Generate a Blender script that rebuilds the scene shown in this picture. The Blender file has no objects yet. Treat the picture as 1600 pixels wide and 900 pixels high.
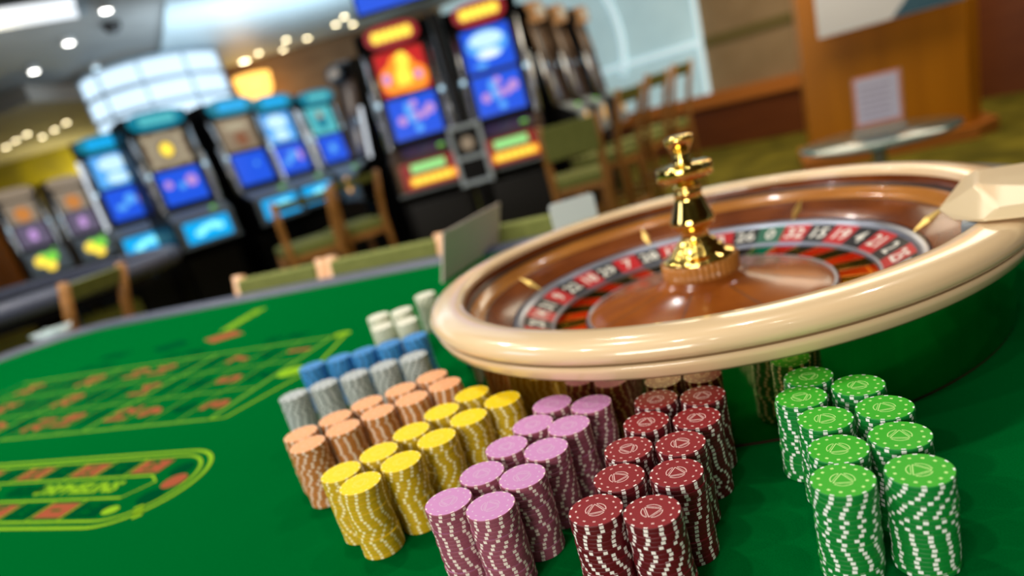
import bpy, bmesh, math, random
from mathutils import Vector, Matrix

S = bpy.context.scene
COL = S.collection
PI = math.pi
TZ = 0.76                       # height of the gaming table's felt above the floor

# ------------------------------------------------------------------ camera
cam_d = bpy.data.cameras.new('camera')
cam = bpy.data.objects.new('camera', cam_d)
COL.objects.link(cam)
cam_d.sensor_width = 36
cam_d.lens = 1.05535 * 1000 / 1600 * 36
cam_d.shift_y = 0.0617
cam_d.clip_start = 0.02
cam_d.clip_end = 100
pitch, roll = 0.32640689, -0.27477335
F = Vector((0, math.cos(pitch), -math.sin(pitch)))
U = Vector((0, math.sin(pitch), math.cos(pitch)))
R0 = Vector((1, 0, 0))
CX = math.cos(roll) * R0 + math.sin(roll) * U
CY = -math.sin(roll) * R0 + math.cos(roll) * U
m = Matrix((CX, CY, -F)).transposed().to_4x4()
m.translation = Vector((0, 0, TZ + 0.33333))
cam.matrix_world = m
cam_d.dof.use_dof = True
cam_d.dof.focus_distance = 0.49
cam_d.dof.aperture_fstop = 2.8
S.camera = cam

# ------------------------------------------------------------------ light and exposure
S.view_settings.view_transform = 'Standard'
S.view_settings.look = 'None'
S.view_settings.exposure = 0.28
S.view_settings.gamma = 1.0
S.view_settings.use_curve_mapping = False

world = bpy.data.worlds.new('world')
S.world = world
world.use_nodes = True
world.node_tree.nodes['Background'].inputs[0].default_value = (0.55, 0.62, 0.75, 1)
world.node_tree.nodes['Background'].inputs[1].default_value = 0.10


def area(name, loc, target, sx, sy, power, col):
    d = bpy.data.lights.new(name, 'AREA')
    d.shape = 'RECTANGLE'
    d.size, d.size_y, d.energy, d.color = sx, sy, power, col
    o = bpy.data.objects.new(name, d)
    COL.objects.link(o)
    o.location = loc
    o.rotation_euler = (Vector(target) - Vector(loc)).to_track_quat('-Z', 'Y').to_euler()
    return o


# ceiling downlights over the gaming table, behind and beside the camera
for i, (lx, ly, lp) in enumerate(((-1.5, 0.4, 26), (-0.4, -0.1, 16), (0.6, 0.0, 5), (-1.5, 1.6, 66), (-0.3, 1.3, 38), (0.7, 1.5, 22), (1.7, 1.9, 14), (-2.4, 2.9, 100), (-1.1, 2.8, 64), (0.3, 2.9, 30), (-0.5, -1.6, 12), (0.7, -1.6, 6))):
    d = bpy.data.lights.new('table_downlight', 'SPOT')
    d.energy, d.color, d.shadow_soft_size, d.spot_size, d.spot_blend = lp, (1.0, 0.94, 0.84), 0.05, math.radians(120), 0.6
    o = bpy.data.objects.new('table_downlight', d)
    COL.objects.link(o)
    o.location = (lx, ly, 2.93)
area('front_fill', (-1.9, -2.0, 1.75), (0.0, 0.6, 0.85), 1.6, 1.0, 66, (1.0, 0.93, 0.84))  # unseen fill added to brighten chip sides and rim from the front
area('window_light', (-3.4, 0.9, 2.2), (0.0, 0.8, 0.8), 1.0, 0.8, 12, (0.66, 0.70, 1.0))
area('hall_light', (-2.5, 7.0, 2.85), (-2.5, 7.0, 0), 5.0, 4.0, 34, (0.9, 0.95, 1.0))
area('hall_light_warm', (3.2, 5.6, 2.85), (3.2, 5.8, 0), 3.0, 3.0, 135, (1.0, 0.85, 0.62))
area('ceiling_fill', (-1.6, 8.6, 2.15), (-1.9, 9.2, 3.0), 2.6, 1.2, 42, (0.75, 0.90, 1.0))  # uplight added to brighten the pale vault, no fixture there
area('ceiling_fill_near', (-3.6, 7.2, 2.0), (-4.2, 8.4, 3.0), 2.0, 1.5, 10, (0.92, 0.97, 1.0))  # second added uplight, lifts the grey ceiling

# ------------------------------------------------------------------ materials
MATS = {}


def mat(name, col, rough=0.5, metal=0.0, coat=0.0, emit=None, es=0.0, spec=0.5, trans=0.0, ior=1.45, alpha=1.0):
    if name in MATS:
        return MATS[name]
    mt = bpy.data.materials.new(name)
    mt.use_nodes = True
    b = mt.node_tree.nodes['Principled BSDF']
    b.inputs['Base Color'].default_value = (*col, 1)
    b.inputs['Roughness'].default_value = rough
    b.inputs['Metallic'].default_value = metal
    b.inputs['Coat Weight'].default_value = coat
    b.inputs['Coat Roughness'].default_value = 0.05
    b.inputs['Specular IOR Level'].default_value = spec
    b.inputs['Transmission Weight'].default_value = trans
    b.inputs['IOR'].default_value = ior
    b.inputs['Alpha'].default_value = alpha
    if emit:
        b.inputs['Emission Color'].default_value = (*emit, 1)
        b.inputs['Emission Strength'].default_value = es
    MATS[name] = mt
    return mt


def noisy(mt, c1, c2, scale=(5, 5, 5), detail=3, bump=0.0, kind='noise', dist=0.0, lo=0.3, hi=0.7):
    nt = mt.node_tree
    b = nt.nodes['Principled BSDF']
    tc = nt.nodes.new('ShaderNodeTexCoord')
    mp = nt.nodes.new('ShaderNodeMapping')
    mp.inputs['Scale'].default_value = scale
    nt.links.new(tc.outputs['Object'], mp.inputs['Vector'])
    if kind == 'wave':
        n = nt.nodes.new('ShaderNodeTexWave')
        n.inputs['Scale'].default_value = 1
        n.inputs['Distortion'].default_value = dist
        n.inputs['Detail'].default_value = detail
        out = n.outputs['Fac']
    elif kind == 'voronoi':
        n = nt.nodes.new('ShaderNodeTexVoronoi')
        n.inputs['Scale'].default_value = 1
        out = n.outputs['Distance']
    else:
        n = nt.nodes.new('ShaderNodeTexNoise')
        n.inputs['Scale'].default_value = 1
        n.inputs['Detail'].default_value = detail
        out = n.outputs['Fac']
    nt.links.new(mp.outputs[0], n.inputs['Vector'])
    r = nt.nodes.new('ShaderNodeValToRGB')
    r.color_ramp.elements[0].position = lo
    r.color_ramp.elements[1].position = hi
    r.color_ramp.elements[0].color = (*c1, 1)
    r.color_ramp.elements[1].color = (*c2, 1)
    nt.links.new(out, r.inputs['Fac'])
    nt.links.new(r.outputs['Color'], b.inputs['Base Color'])
    if bump:
        bp = nt.nodes.new('ShaderNodeBump')
        bp.inputs['Strength'].default_value = bump
        bp.inputs['Distance'].default_value = 0.001
        nt.links.new(out, bp.inputs['Height'])
        nt.links.new(bp.outputs[0], b.inputs['Normal'])
    return mt


FELT = noisy(mat('green felt', (0, .2, .04), 0.95, spec=0.0), (0.000, 0.098, 0.016), (0.000, 0.124, 0.022), (900, 900, 900), 2, 0.4)
CREAM = noisy(mat('cream lacquered wood', (.7, .5, .3), 0.22, coat=0.6), (0.84, 0.60, 0.34), (0.88, 0.66, 0.40), (6, 6, 30), 3)
DRUM = noisy(mat('polished drum veneer', (.3, .2, .1), 0.09, metal=1.0), (0.46, 0.36, 0.17), (0.62, 0.50, 0.24), (26, 26, 2), 3)
WOOD = noisy(mat('reddish bowl wood', (.2, .05, .01), 0.25, coat=0.12, spec=0.25), (0.10, 0.020, 0.003), (0.22, 0.055, 0.008), (14, 14, 60), 4)
TRACKW = noisy(mat('amber track wood', (.4, .15, .03), 0.22, coat=0.3, spec=0.3), (0.36, 0.13, 0.022), (0.48, 0.19, 0.035), (10, 10, 40), 4)
CONEW = noisy(mat('cone veneer', (.3, .08, .02), 0.20, coat=0.12, spec=0.25), (0.22, 0.050, 0.006), (0.36, 0.10, 0.012), (16, 16, 16), 4)
DARKLINE = mat('dark inlay line', (0.03, 0.012, 0.005), 0.4)
GOLD = mat('polished brass', (0.98, 0.70, 0.18), 0.08, metal=1.0)
SILVER = mat('satin silver ring', (0.30, 0.33, 0.41), 0.32, metal=0.85)
NUMRED = mat('number tile red', (0.50, 0.008, 0.012), 0.4, spec=0.25)
NUMBLACK = mat('number tile black', (0.006, 0.007, 0.010), 0.4, spec=0.25)
NUMGREEN = mat('number tile green', (0.0, 0.12, 0.06), 0.35)
NUMWHITE = mat('numeral white', (0.82, 0.80, 0.72), 0.4)
POCKR = mat('pocket red', (0.5, 0.02, 0.01), 0.25, coat=0.5)
POCKB = mat('pocket black', (0.02, 0.018, 0.012), 0.25, coat=0.5)
POCKG = mat('pocket green', (0.0, 0.22, 0.12), 0.25, coat=0.5)
LEATHER = noisy(mat('dark padded rail vinyl', (.03, .035, .05), 0.42), (0.055, 0.065, 0.105), (0.075, 0.085, 0.13), (60, 60, 60), 3, 0.3)
TABLEW = mat('dark table skirt wood', (0.03, 0.015, 0.01), 0.4)
YLINE = mat('yellow felt print', (0.24, 0.46, 0.02), 0.9, spec=0.0)
RPRINT = mat('red felt print', (0.34, 0.085, 0.04), 0.9, spec=0.0)
BPRINT = mat('dark felt print', (0.0, 0.062, 0.018), 0.9, spec=0.0)
CARD = mat('white card', (0.88, 0.88, 0.92), 0.6)
CARDB = mat('beige card', (0.84, 0.70, 0.62), 0.6)
PLEX = mat('clear plastic', (0.9, 0.95, 0.95), 0.05, trans=0.9, ior=1.45)

BLACKM = mat('black cabinet', (0.003, 0.003, 0.004), 0.35, spec=0.2)
CHROME = mat('chrome trim', (0.62, 0.66, 0.72), 0.25, metal=0.9)
GREYP = mat('grey plastic panel', (0.22, 0.26, 0.29), 0.4)
DGREYP = mat('dark grey panel', (0.05, 0.055, 0.06), 0.4)
BROWNP = mat('bronze panel', (0.13, 0.075, 0.04), 0.3, metal=0.5)
CHAIRW = noisy(mat('honey chair wood', (.4, .2, .06), 0.4), (0.30, 0.13, 0.03), (0.42, 0.19, 0.05), (4, 4, 30), 3)
PALEW = mat('pale chair post wood', (0.75, 0.42, 0.22), 0.35)
OLIVE = noisy(mat('olive upholstery', (.15, .18, .03), 0.85), (0.15, 0.17, 0.035), (0.21, 0.23, 0.055), (40, 40, 40), 2)


def glow(name, col, s=1.0):
    return mat('glow ' + name, (0.02, 0.02, 0.02), 0.3, emit=col, es=s)


G_CYAN = glow('cyan', (0.0, 0.42, 0.90), 0.9)
G_LCYAN = glow('light cyan', (0.25, 0.85, 1.0), 1.2)
G_TEAL = glow('teal', (0.0, 0.24, 0.36), 0.7)
G_TEALL = glow('teal light', (0.10, 0.55, 0.60), 0.8)
G_BLUE = glow('blue', (0.01, 0.09, 0.75), 0.9)
G_SKY = glow('sky blue', (0.10, 0.42, 0.95), 0.9)
G_PALE = glow('pale blue', (0.55, 0.82, 1.0), 1.0)
G_WHITE = glow('white', (0.9, 0.95, 1.0), 1.0)
G_RED = glow('red', (0.65, 0.02, 0.02), 0.8)
G_DRED = glow('dark red', (0.36, 0.012, 0.02), 0.8)
G_ORANGE = glow('orange', (1.0, 0.28, 0.02), 1.1)
G_YELLOW = glow('yellow', (1.0, 0.72, 0.06), 1.2)
G_LIME = glow('lime', (0.22, 0.75, 0.06), 0.9)
G_GREEN = glow('soft green', (0.30, 0.80, 0.25), 0.9)
G_PINK = glow('pink', (0.60, 0.32, 0.75), 0.8)
G_BEIGE = glow('beige', (0.42, 0.36, 0.24), 0.8)
G_TAN = glow('tan', (0.30, 0.22, 0.14), 0.7)
G_LED = glow('led strip', (0.85, 0.92, 1.0), 0.85)


# ------------------------------------------------------------------ mesh helpers
class MB:
    """collects shapes into one mesh; every shape may name its material"""

    def __init__(s):
        s.bm = bmesh.new()
        s.mats = []

    def mi(s, m_):
        if m_ not in s.mats:
            s.mats.append(m_)
        return s.mats.index(m_)

    def _tag(s, n0, m_, smooth=False):
        i = s.mi(m_)
        s.bm.faces.ensure_lookup_table()
        for f in s.bm.faces[n0:]:
            f.material_index = i
            f.smooth = smooth

    def box(s, c, d, m_, rz=0.0, rx=0.0, bev=0.0, M=None):
        n0 = len(s.bm.faces)
        T = Matrix.Translation(c) @ Matrix.Rotation(rz, 4, 'Z') @ Matrix.Rotation(rx, 4, 'X') @ Matrix.Diagonal((*d, 1))
        if M is not None:
            T = M @ T
        r = bmesh.ops.create_cube(s.bm, size=1, matrix=T)
        if bev:
            es = {e for v in r['verts'] for e in v.link_edges}
            bmesh.ops.bevel(s.bm, geom=list(es), offset=bev, segments=3, profile=0.6, affect='EDGES')
        s._tag(n0, m_, False)
        return s

    def lathe(s, prof, m_, n=64, c=(0, 0, 0), smooth=True, mats=None, a0=0.0, a1=2 * PI):
        full = abs(a1 - a0 - 2 * PI) < 1e-6
        k = n if full else n + 1
        rings = []
        for (r, z) in prof:
            if r < 1e-7:
                rings.append([s.bm.verts.new((c[0], c[1], c[2] + z))])
            else:
                rings.append([s.bm.verts.new((c[0] + r * math.cos(a0 + (a1 - a0) * i / n), c[1] + r * math.sin(a0 + (a1 - a0) * i / n), c[2] + z)) for i in range(k)])
        for j in range(len(rings) - 1):
            A, B = rings[j], rings[j + 1]
            mi = s.mi(mats[j] if mats else m_)
            for i in range(n):
                i2 = (i + 1) % k
                if len(A) == 1 and len(B) == 1:
                    continue
                if len(A) == 1:
                    f = s.bm.faces.new((A[0], B[i2], B[i]))
                elif len(B) == 1:
                    f = s.bm.faces.new((A[i], A[i2], B[0]))
                else:
                    f = s.bm.faces.new((A[i], A[i2], B[i2], B[i]))
                f.material_index = mi
                f.smooth = smooth
        return s

    def prism(s, pts, z0, z1, m_, M=None, bev=0.0):
        n0 = len(s.bm.faces)
        lo = [s.bm.verts.new((x, y, z0)) for x, y in pts]
        hi = [s.bm.verts.new((x, y, z1)) for x, y in pts]
        n = len(pts)
        s.bm.faces.new(list(reversed(lo)))
        s.bm.faces.new(hi)
        for i in range(n):
            s.bm.faces.new((lo[i], lo[(i + 1) % n], hi[(i + 1) % n], hi[i]))
        if bev:
            es = {e for v in lo + hi for e in v.link_edges}
            bmesh.ops.bevel(s.bm, geom=list(es), offset=bev, segments=3, profile=0.6, affect='EDGES')
        elif M is not None:
            bmesh.ops.transform(s.bm, matrix=M, verts=lo + hi)
        s._tag(n0, m_)
        return s

    def hull(s, pts, m_, bev=0.0):
        n0 = len(s.bm.faces)
        vs = [s.bm.verts.new(p) for p in pts]
        r = bmesh.ops.convex_hull(s.bm, input=vs)
        if bev:
            bmesh.ops.dissolve_limit(s.bm, angle_limit=0.02, verts=[v for v in vs if v.is_valid], edges=[e for e in s.bm.edges])
            es = {e for v in vs if v.is_valid for e in v.link_edges}
            bmesh.ops.bevel(s.bm, geom=list(es), offset=bev, segments=3, profile=0.6, affect='EDGES')
        s._tag(n0, m_)
        return s

    def flat(s, pts, m_):
        """a polygon from 3-D points"""
        f = s.bm.faces.new([s.bm.verts.new(p) for p in pts])
        f.material_index = s.mi(m_)
        return s

    def ribbon(s, pts, w, z, m_, closed=False):
        """flat line of width w along 2-D points"""
        n = len(pts)
        L, Rr = [], []
        for i, p in enumerate(pts):
            a = pts[i - 1] if (i > 0 or closed) else p
            b = pts[(i + 1) % n] if (i < n - 1 or closed) else p
            dx, dy = b[0] - a[0], b[1] - a[1]
            l = math.hypot(dx, dy) or 1
            nx, ny = -dy / l * w / 2, dx / l * w / 2
            L.append(s.bm.verts.new((p[0] + nx, p[1] + ny, z)))
            Rr.append(s.bm.verts.new((p[0] - nx, p[1] - ny, z)))
        for i in range(n if closed else n - 1):
            j = (i + 1) % n
            f = s.bm.faces.new((L[i], Rr[i], Rr[j], L[j]))
            f.material_index = s.mi(m_)
        return s

    def tube(s, pts, r, m_, n=10, smooth=True):
        rings = []
        for i, p in enumerate(pts):
            p = Vector(p)
            a = Vector(pts[max(i - 1, 0)])
            b = Vector(pts[min(i + 1, len(pts) - 1)])
            t = (b - a).normalized()
            x = t.orthogonal().normalized() if i == 0 else (x - t * x.dot(t)).normalized()
            y = t.cross(x)
            rr = r[i] if isinstance(r, (list, tuple)) else r
            rings.append([s.bm.verts.new(p + (x * math.cos(2 * PI * k / n) + y * math.sin(2 * PI * k / n)) * rr) for k in range(n)])
        n0 = len(s.bm.faces)
        for A, B in zip(rings, rings[1:]):
            for k in range(n):
                s.bm.faces.new((A[k], A[(k + 1) % n], B[(k + 1) % n], B[k]))
        s.bm.faces.new(list(reversed(rings[0])))
        s.bm.faces.new(rings[-1])
        s._tag(n0, m_, smooth)
        return s

    def disc(s, c, r, m_, n=20, ry=None, M=None):
        vs = [s.bm.verts.new(((M @ Vector((c[0] + r * math.cos(2 * PI * i / n), c[1] + (ry or r) * math.sin(2 * PI * i / n), c[2]))) if M is not None else Vector((c[0] + r * math.cos(2 * PI * i / n), c[1] + (ry or r) * math.sin(2 * PI * i / n), c[2])))) for i in range(n)]
        f = s.bm.faces.new(vs)
        f.material_index = s.mi(m_)
        return s

    def text(s, string, size, M, m_, bold=0.0):
        cu = bpy.data.curves.new('lettering', 'FONT')
        cu.body = string
        cu.size = size
        cu.align_x = 'CENTER'
        cu.align_y = 'CENTER'
        cu.offset = bold
        cu.resolution_u = 2
        ob = bpy.data.objects.new('lettering', cu)
        COL.objects.link(ob)
        dg = bpy.context.evaluated_depsgraph_get()
        me = bpy.data.meshes.new_from_object(ob.evaluated_get(dg))
        bpy.data.objects.remove(ob)
        bpy.data.curves.remove(cu)
        me.transform(M)
        n0 = len(s.bm.faces)
        s.bm.from_mesh(me)
        bpy.data.meshes.remove(me)
        s._tag(n0, m_)
        return s

    def mesh(s, name):
        me = bpy.data.meshes.new(name)
        s.bm.normal_update()
        s.bm.to_mesh(me)
        s.bm.free()
        for m_ in s.mats:
            me.materials.append(m_)
        return me

    def build(s, name, parent=None, loc=None, rz=0.0):
        o = bpy.data.objects.new(name, s.mesh(name))
        COL.objects.link(o)
        o.parent = parent
        if loc:
            o.location = loc
        if rz:
            o.rotation_euler.z = rz
        return o


def tag(o, label=None, cat=None, group=None, kind=None):
    for k, v in (('label', label), ('category', cat), ('group', group), ('kind', kind)):
        if v:
            o[k] = v
    return o


def thing(name, label, cat, loc=(0, 0, 0), rz=0.0, group=None):
    o = bpy.data.objects.new(name, None)
    o.empty_display_size = 0.05
    COL.objects.link(o)
    o.location = loc
    o.rotation_euler.z = rz
    return tag(o, label, cat, group)


def struct(o):
    o['kind'] = 'structure'
    return o


def copy_tree(o, parent=None):
    c = o.copy()
    COL.objects.link(c)
    c.parent = parent
    for ch in list(o.children):
        copy_tree(ch, c)
    return c


def yaw(fx, fy):
    """rotation that turns a -Y front to face (fx, fy)"""
    return math.atan2(fx, -fy)


# table frame: u runs along the long side, v across it
UA = math.radians(-25.3)
EU = Vector((math.cos(UA), math.sin(UA)))
EV = Vector((-math.sin(UA), math.cos(UA)))


def T2(u, v):
    return (EU.x * u + EV.x * v, EU.y * u + EV.y * v)


# ================================================================== the room
CARPET = noisy(mat('olive patterned carpet', (.1, .1, .02), 0.95, spec=0.1), (0.055, 0.050, 0.006), (0.20, 0.17, 0.018), (3.0, 3.0, 3.0), 5)
CEIL = noisy(mat('grey ceiling paint', (.3, .3, .3), 0.7), (0.24, 0.25, 0.25), (0.28, 0.29, 0.29), (2, 2, 2), 2)
CEILB = mat('blue-lit ceiling tint', (0.50, 0.62, 0.68), 0.5)  # bluish light on the vault put into its colour
TAUPE = mat('taupe soffit paint', (0.36, 0.34, 0.31), 0.8)
BEIGE = noisy(mat('beige wall fabric', (.3, .2, .1), 0.85), (0.27, 0.19, 0.10), (0.33, 0.235, 0.13), (3, 3, 3), 3)
BROWNW = noisy(mat('brown wall panel', (.2, .1, .05), 0.6), (0.17, 0.09, 0.035), (0.24, 0.14, 0.06), (2, 2, 6), 3)
YELW = noisy(mat('mottled yellow wall', (.3, .3, .02), 0.7), (0.22, 0.20, 0.05), (0.55, 0.48, 0.02), (1.2, 1.2, 1.2), 3)
REDW = noisy(mat('red-brown wainscot wood', (.1, .03, .01), 0.35), (0.12, 0.030, 0.008), (0.17, 0.048, 0.012), (2, 2, 20), 3)
CAPW = mat('orange wood cap', (0.50, 0.17, 0.03), 0.35)
PILW = noisy(mat('orange pillar veneer', (.5, .2, .02), 0.3), (0.48, 0.17, 0.006), (0.62, 0.23, 0.008), (10, 10, 0.6), 4)

b = MB()
b.flat([(-12, -4, 0), (9, -4, 0), (9, 15.2, 0), (-12, 15.2, 0)], CARPET)
struct(b.build('floor'))
b = MB()
b.box((-5.1, 5.5, 3.03), (13.8, 19.6, 0.06), CEIL)
b.box((5.4, 5.5, 3.03), (7.2, 19.6, 0.06), BROWNW)
struct(b.build('ceiling'))


def wall(name, p, q, z0, z1, m_, th=0.1):
    dx, dy = q[0] - p[0], q[1] - p[1]
    l = math.hypot(dx, dy)
    bb = MB()
    bb.box((l / 2, th / 2, (z1 - z0) / 2), (l, th, z1 - z0), m_)
    o = bb.build(name, None, (p[0], p[1], z0), math.atan2(dy, dx))
    return struct(o)


wall('wall_left', (-11.5, -4), (-11.5, 15), 0, 3.0, BROWNW)
wall('wall_far', (-11.5, 15), (-4.9, 15), 0, 3.0, YELW)
wall('wall_back', (-5.0, 12.4), (0.15, 12.4), 0, 3.0, BROWNW)
wall('wall_return', (-5.0, 15.0), (-5.0, 12.45), 0, 3.0, BROWNW)
wall('wall_rear', (9, -4), (-11.5, -4), 0, 3.0, mat('warm rear wall', (0.42, 0.32, 0.18), 0.8))
# wall on the right runs obliquely away from the camera: panelled below, beige above
WP, WQ = Vector((0.2, 12.35)), Vector((8.2, 3.75))
wdir = (WQ - WP).normalized()


def wpt(t):
    return WP + wdir * t


W1, W2, W3 = wpt(0), wpt(6.1), wpt(11.8)
wall('wall_right', (W1.x, W1.y), (W2.x, W2.y), 0, 3.0, BEIGE)
wall('wall_right_panelled', (W2.x, W2.y), (W3.x, W3.y), 0, 3.0, REDW)
wang = math.atan2(wdir.y, wdir.x)
nrm = Vector((wdir.y, -wdir.x))


def on_wall(name, t0, t1, z0, z1, off, th, m_):
    bb = MB()
    bb.box(((t1 - t0) / 2, 0, (z1 - z0) / 2), (t1 - t0, th, z1 - z0), m_)
    p = wpt(t0) + nrm * (off + th / 2)
    return struct(bb.build(name, None, (p.x, p.y, z0), wang))


on_wall('wainscot_trim_1', 0, 6.1, 0, 0.52, 0.0, 0.04, REDW)
on_wall('wainscot_trim_2', 0, 6.1, 0.52, 0.68, 0.0, 0.10, CAPW)
on_wall('wall_rail_trim_3', 3.8, 6.1, 1.22, 1.34, 0.0, 0.02, mat('olive wall band', (0.15, 0.12, 0.035), 0.8))
# glazed opening beyond the slot machines
GLASSW = noisy(mat('milky blue window glass', (.4, .6, .65), 0.15, emit=(0.36, 0.52, 0.55), es=0.55), (0.30, 0.42, 0.44), (0.46, 0.60, 0.62), (1.5, 1.5, 1.5), 2)
w = struct(on_wall('window_1', 0.3, 4.62, 0.68, 2.95, 0.0, 0.03, GLASSW))
wf = MB()
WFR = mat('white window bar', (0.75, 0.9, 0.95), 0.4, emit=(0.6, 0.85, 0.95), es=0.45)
wf.box((3.55, -0.03, 0.62), (1.5, 0.03, 0.07), WFR)
arc = [(1.85 + 1.35 * math.cos(a), -0.03, 0.95 + 1.35 * math.sin(a)) for a in [math.radians(-20 + 8 * i) for i in range(17)]]
wf.tube(arc, 0.045, WFR, 8)
wf.box((4.30, -0.03, 1.13), (0.05, 0.04, 2.27), WFR)
wf.build('window_frame', w)

# luminous bay window of pale louvred panes
bay = MB()
BAYL = glow('bay daylight', (0.62, 0.82, 1.0), 1.15)
BAYF = mat('bay window frame', (0.30, 0.42, 0.52), 0.4)
c0 = Vector((-3.70, 10.45))
for row in range(3):
    z0 = 2.12 + row * 0.275
    for k in range(4):
        a0, a1 = math.radians(212 + k * 34), math.radians(212 + k * 34 + 32.5)
        P = []
        for i in range(5):
            a = a0 + (a1 - a0) * i / 4
            P.append((c0.x + 0.95 * math.cos(a), c0.y + 0.95 * math.sin(a)))
        for i in range(4):
            bay.flat([(*P[i], z0), (*P[i + 1], z0), (*P[i + 1], z0 + 0.22), (*P[i], z0 + 0.22)], BAYL)
ring = [(c0.x + 0.96 * math.cos(math.radians(210 + 5.8 * i)), c0.y + 0.96 * math.sin(math.radians(210 + 5.8 * i))) for i in range(25)]
fr = MB()
for z in (2.10, 2.368, 2.643, 2.918):
    fr.tube([(x, y, z) for x, y in ring], 0.022, BAYF, 8)
for k in range(5):
    a = math.radians(211 + k * 34.2)
    fr.box((c0.x + 0.96 * math.cos(a), c0.y + 0.96 * math.sin(a), 2.52), (0.022, 0.022, 0.85), BAYF)
w2 = struct(bay.build('window_2'))
fr.build('window_frame', w2)
b = MB()
b.lathe([(0.92, 0.0), (1.02, 0.0), (1.02, 0.03), (0.92, 0.03)], BAYF, 24, (c0.x, c0.y, 2.06), a0=math.radians(208), a1=math.radians(352))
struct(b.build('window_sill_trim_4'))

# ceiling: pale vault, dropped bulkhead, luminous panel
b = MB()
b.prism([(-2.9, 8.9), (-1.9, 6.6), (0.8, 6.0), (2.2, 9.0), (-0.6, 11.9), (-4.4, 12.2)], 2.955, 2.995, CEILB)
struct(b.build('ceiling_vault_trim_5'))
b = MB()
b.prism([(-11.3, 14.9), (-11.3, 12.6), (-5.0, 9.6), (-4.75, 10.6), (-5.1, 14.9)], 2.80, 2.995, TAUPE)
struct(b.build('ceiling_bulkhead_trim_6'))

b = MB()
for i in range(2):
    b.box((0, i * 0.34, 0), (1.7, 0.24, 0.02), G_WHITE)
b.box((0, 0.17, 0.022), (1.9, 0.7, 0.03), GREYP)
tag(b.build('ceiling_light_panel', None, (-3.6, 6.45, 2.95), math.radians(25)), 'long double strip light panel set flat in the grey ceiling', 'ceiling light')
b = MB()
b.lathe([(0, -0.10), (0.06, -0.09), (0.09, -0.04), (0.10, 0.0), (0, 0)], mat('smoke black dome', (0.01, 0.01, 0.012), 0.2), 20)
tag(b.build('ceiling_camera_dome', None, (-3.05, 7.95, 3.0)), 'small black dome on the grey ceiling between the downlights', 'camera')

DL = []
spots = [(-4.43, 8.85, 'w', 'small round downlight in the grey ceiling, lowest of the scattered three'),
         (-3.58, 8.07, 'w', 'small round downlight in the grey ceiling beside the black dome'),
         (-2.80, 7.32, 'w', 'small round downlight in the grey ceiling at the top edge of the photo'),
         (-1.98, 6.85, 'b', 'bluish downlight where the grey ceiling meets the pale vault'),
         (-4.05, 9.56, 'b', 'bluish glowing lamp over the upper corner of the bay window'),
         (-3.25, 11.7, 'w', 'downlight just past the bay window, away from the wall lamp'),
         (-2.52, 11.65, 'y', 'warm downlight above the glowing wall lamp'),
         (-2.85, 12.0, 'Y', 'larger warm lamp against the brown wall above the amber wall lamp'),
         (-2.20, 11.95, 'y', 'warm downlight second past the amber wall lamp'),
         (-1.97, 11.2, 'y', 'upper warm downlight of the pair past the wall lamp'),
         (-1.72, 11.55, 'y', 'warm downlight midway between the wall lamp and the blue screen'),
         (-1.19, 11.1, 'y', 'lowest downlight of the cluster beside the blue screen'),
         (-1.00, 10.7, 'y', 'topmost downlight of the cluster beside the blue screen'),
         (-0.98, 11.45, 'y', 'downlight of the cluster closest to the blue screen'),
         (-7.37, 12.75, 'y', 'first warm downlight of the row over the yellow wall, by the orange column'),
         (-6.94, 12.34, 'y', 'second warm downlight of the row over the yellow wall'),
         (-6.55, 12.02, 'y', 'third warm downlight of the row over the yellow wall'),
         (-6.72, 12.74, 'y', 'fourth warm downlight of the row over the yellow wall, set lower'),
         (-6.28, 12.35, 'y', 'fifth warm downlight of the row over the yellow wall'),
         (-5.87, 11.98, 'y', 'last and highest warm downlight of the row over the yellow wall')]
GW = glow('downlight white', (1.0, 0.98, 0.92), 12)
GY = glow('downlight warm', (1.0, 0.84, 0.50), 13)
GBL = glow('downlight blue', (0.62, 0.85, 1.0), 3)
TRIMM = mat('downlight trim ring', (0.7, 0.7, 0.7), 0.4)
for x, y, kd, lab in spots:
    zc = 2.79 if (y > 11.5 and x < -5) else 2.95
    r = (0.045 if y < 9 else 0.04) if kd in 'wb' else 0.036
    if kd == 'Y':
        r = 0.07
    t = thing('downlight', lab, 'ceiling light', (x, y, zc), 0, 'recessed ceiling downlights')
    bb = MB()
    bb.lathe([(r, 0.0), (r * 1.35, 0.0), (r * 1.35, 0.05), (r, 0.05), (r, 0.0)], TRIMM, 20)
    bb.build('trim_ring', t)
    bb = MB()
    bb.lathe([(0, -0.004), (r, -0.004), (r, 0.03), (0, 0.03)], {'w': GW, 'b': GBL}.get(kd, GY), 20)
    bb.build('bulb', t)

# amber wall lamp
t = thing('wall_lamp', 'amber glowing round wall lamp on the brown wall behind the slot machines', 'lamp', (-2.85, 12.39, 2.56))
b = MB()
b.lathe([(0.0, -0.24), (0.16, -0.22), (0.27, -0.05), (0.30, 0.18), (0.28, 0.18), (0.25, -0.04), (0.15, -0.2), (0, -0.22)], glow('amber shade', (1.0, 0.50, 0.10), 2.2), 24, (0, -0.31, 0))
b.build('lamp_shade', t)
b = MB()
b.box((0, -0.02, 0), (0.12, 0.03, 0.3), mat('dark lamp bracket', (0.1, 0.06, 0.03), 0.4))
b.build('bracket', t)
ld = bpy.data.lights.new('wall_lamp_light', 'POINT')
ld.energy, ld.color, ld.shadow_soft_size = 16, (1.0, 0.55, 0.18), 0.1
lo = bpy.data.objects.new('wall_lamp_light', ld)
COL.objects.link(lo)
lo.location = (-2.80, 12.0, 2.0)
ld = bpy.data.lights.new('yellow_wall_light', 'POINT')
ld.energy, ld.color, ld.shadow_soft_size = 60, (1.0, 0.85, 0.35), 0.2
lo = bpy.data.objects.new('yellow_wall_light', ld)
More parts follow.
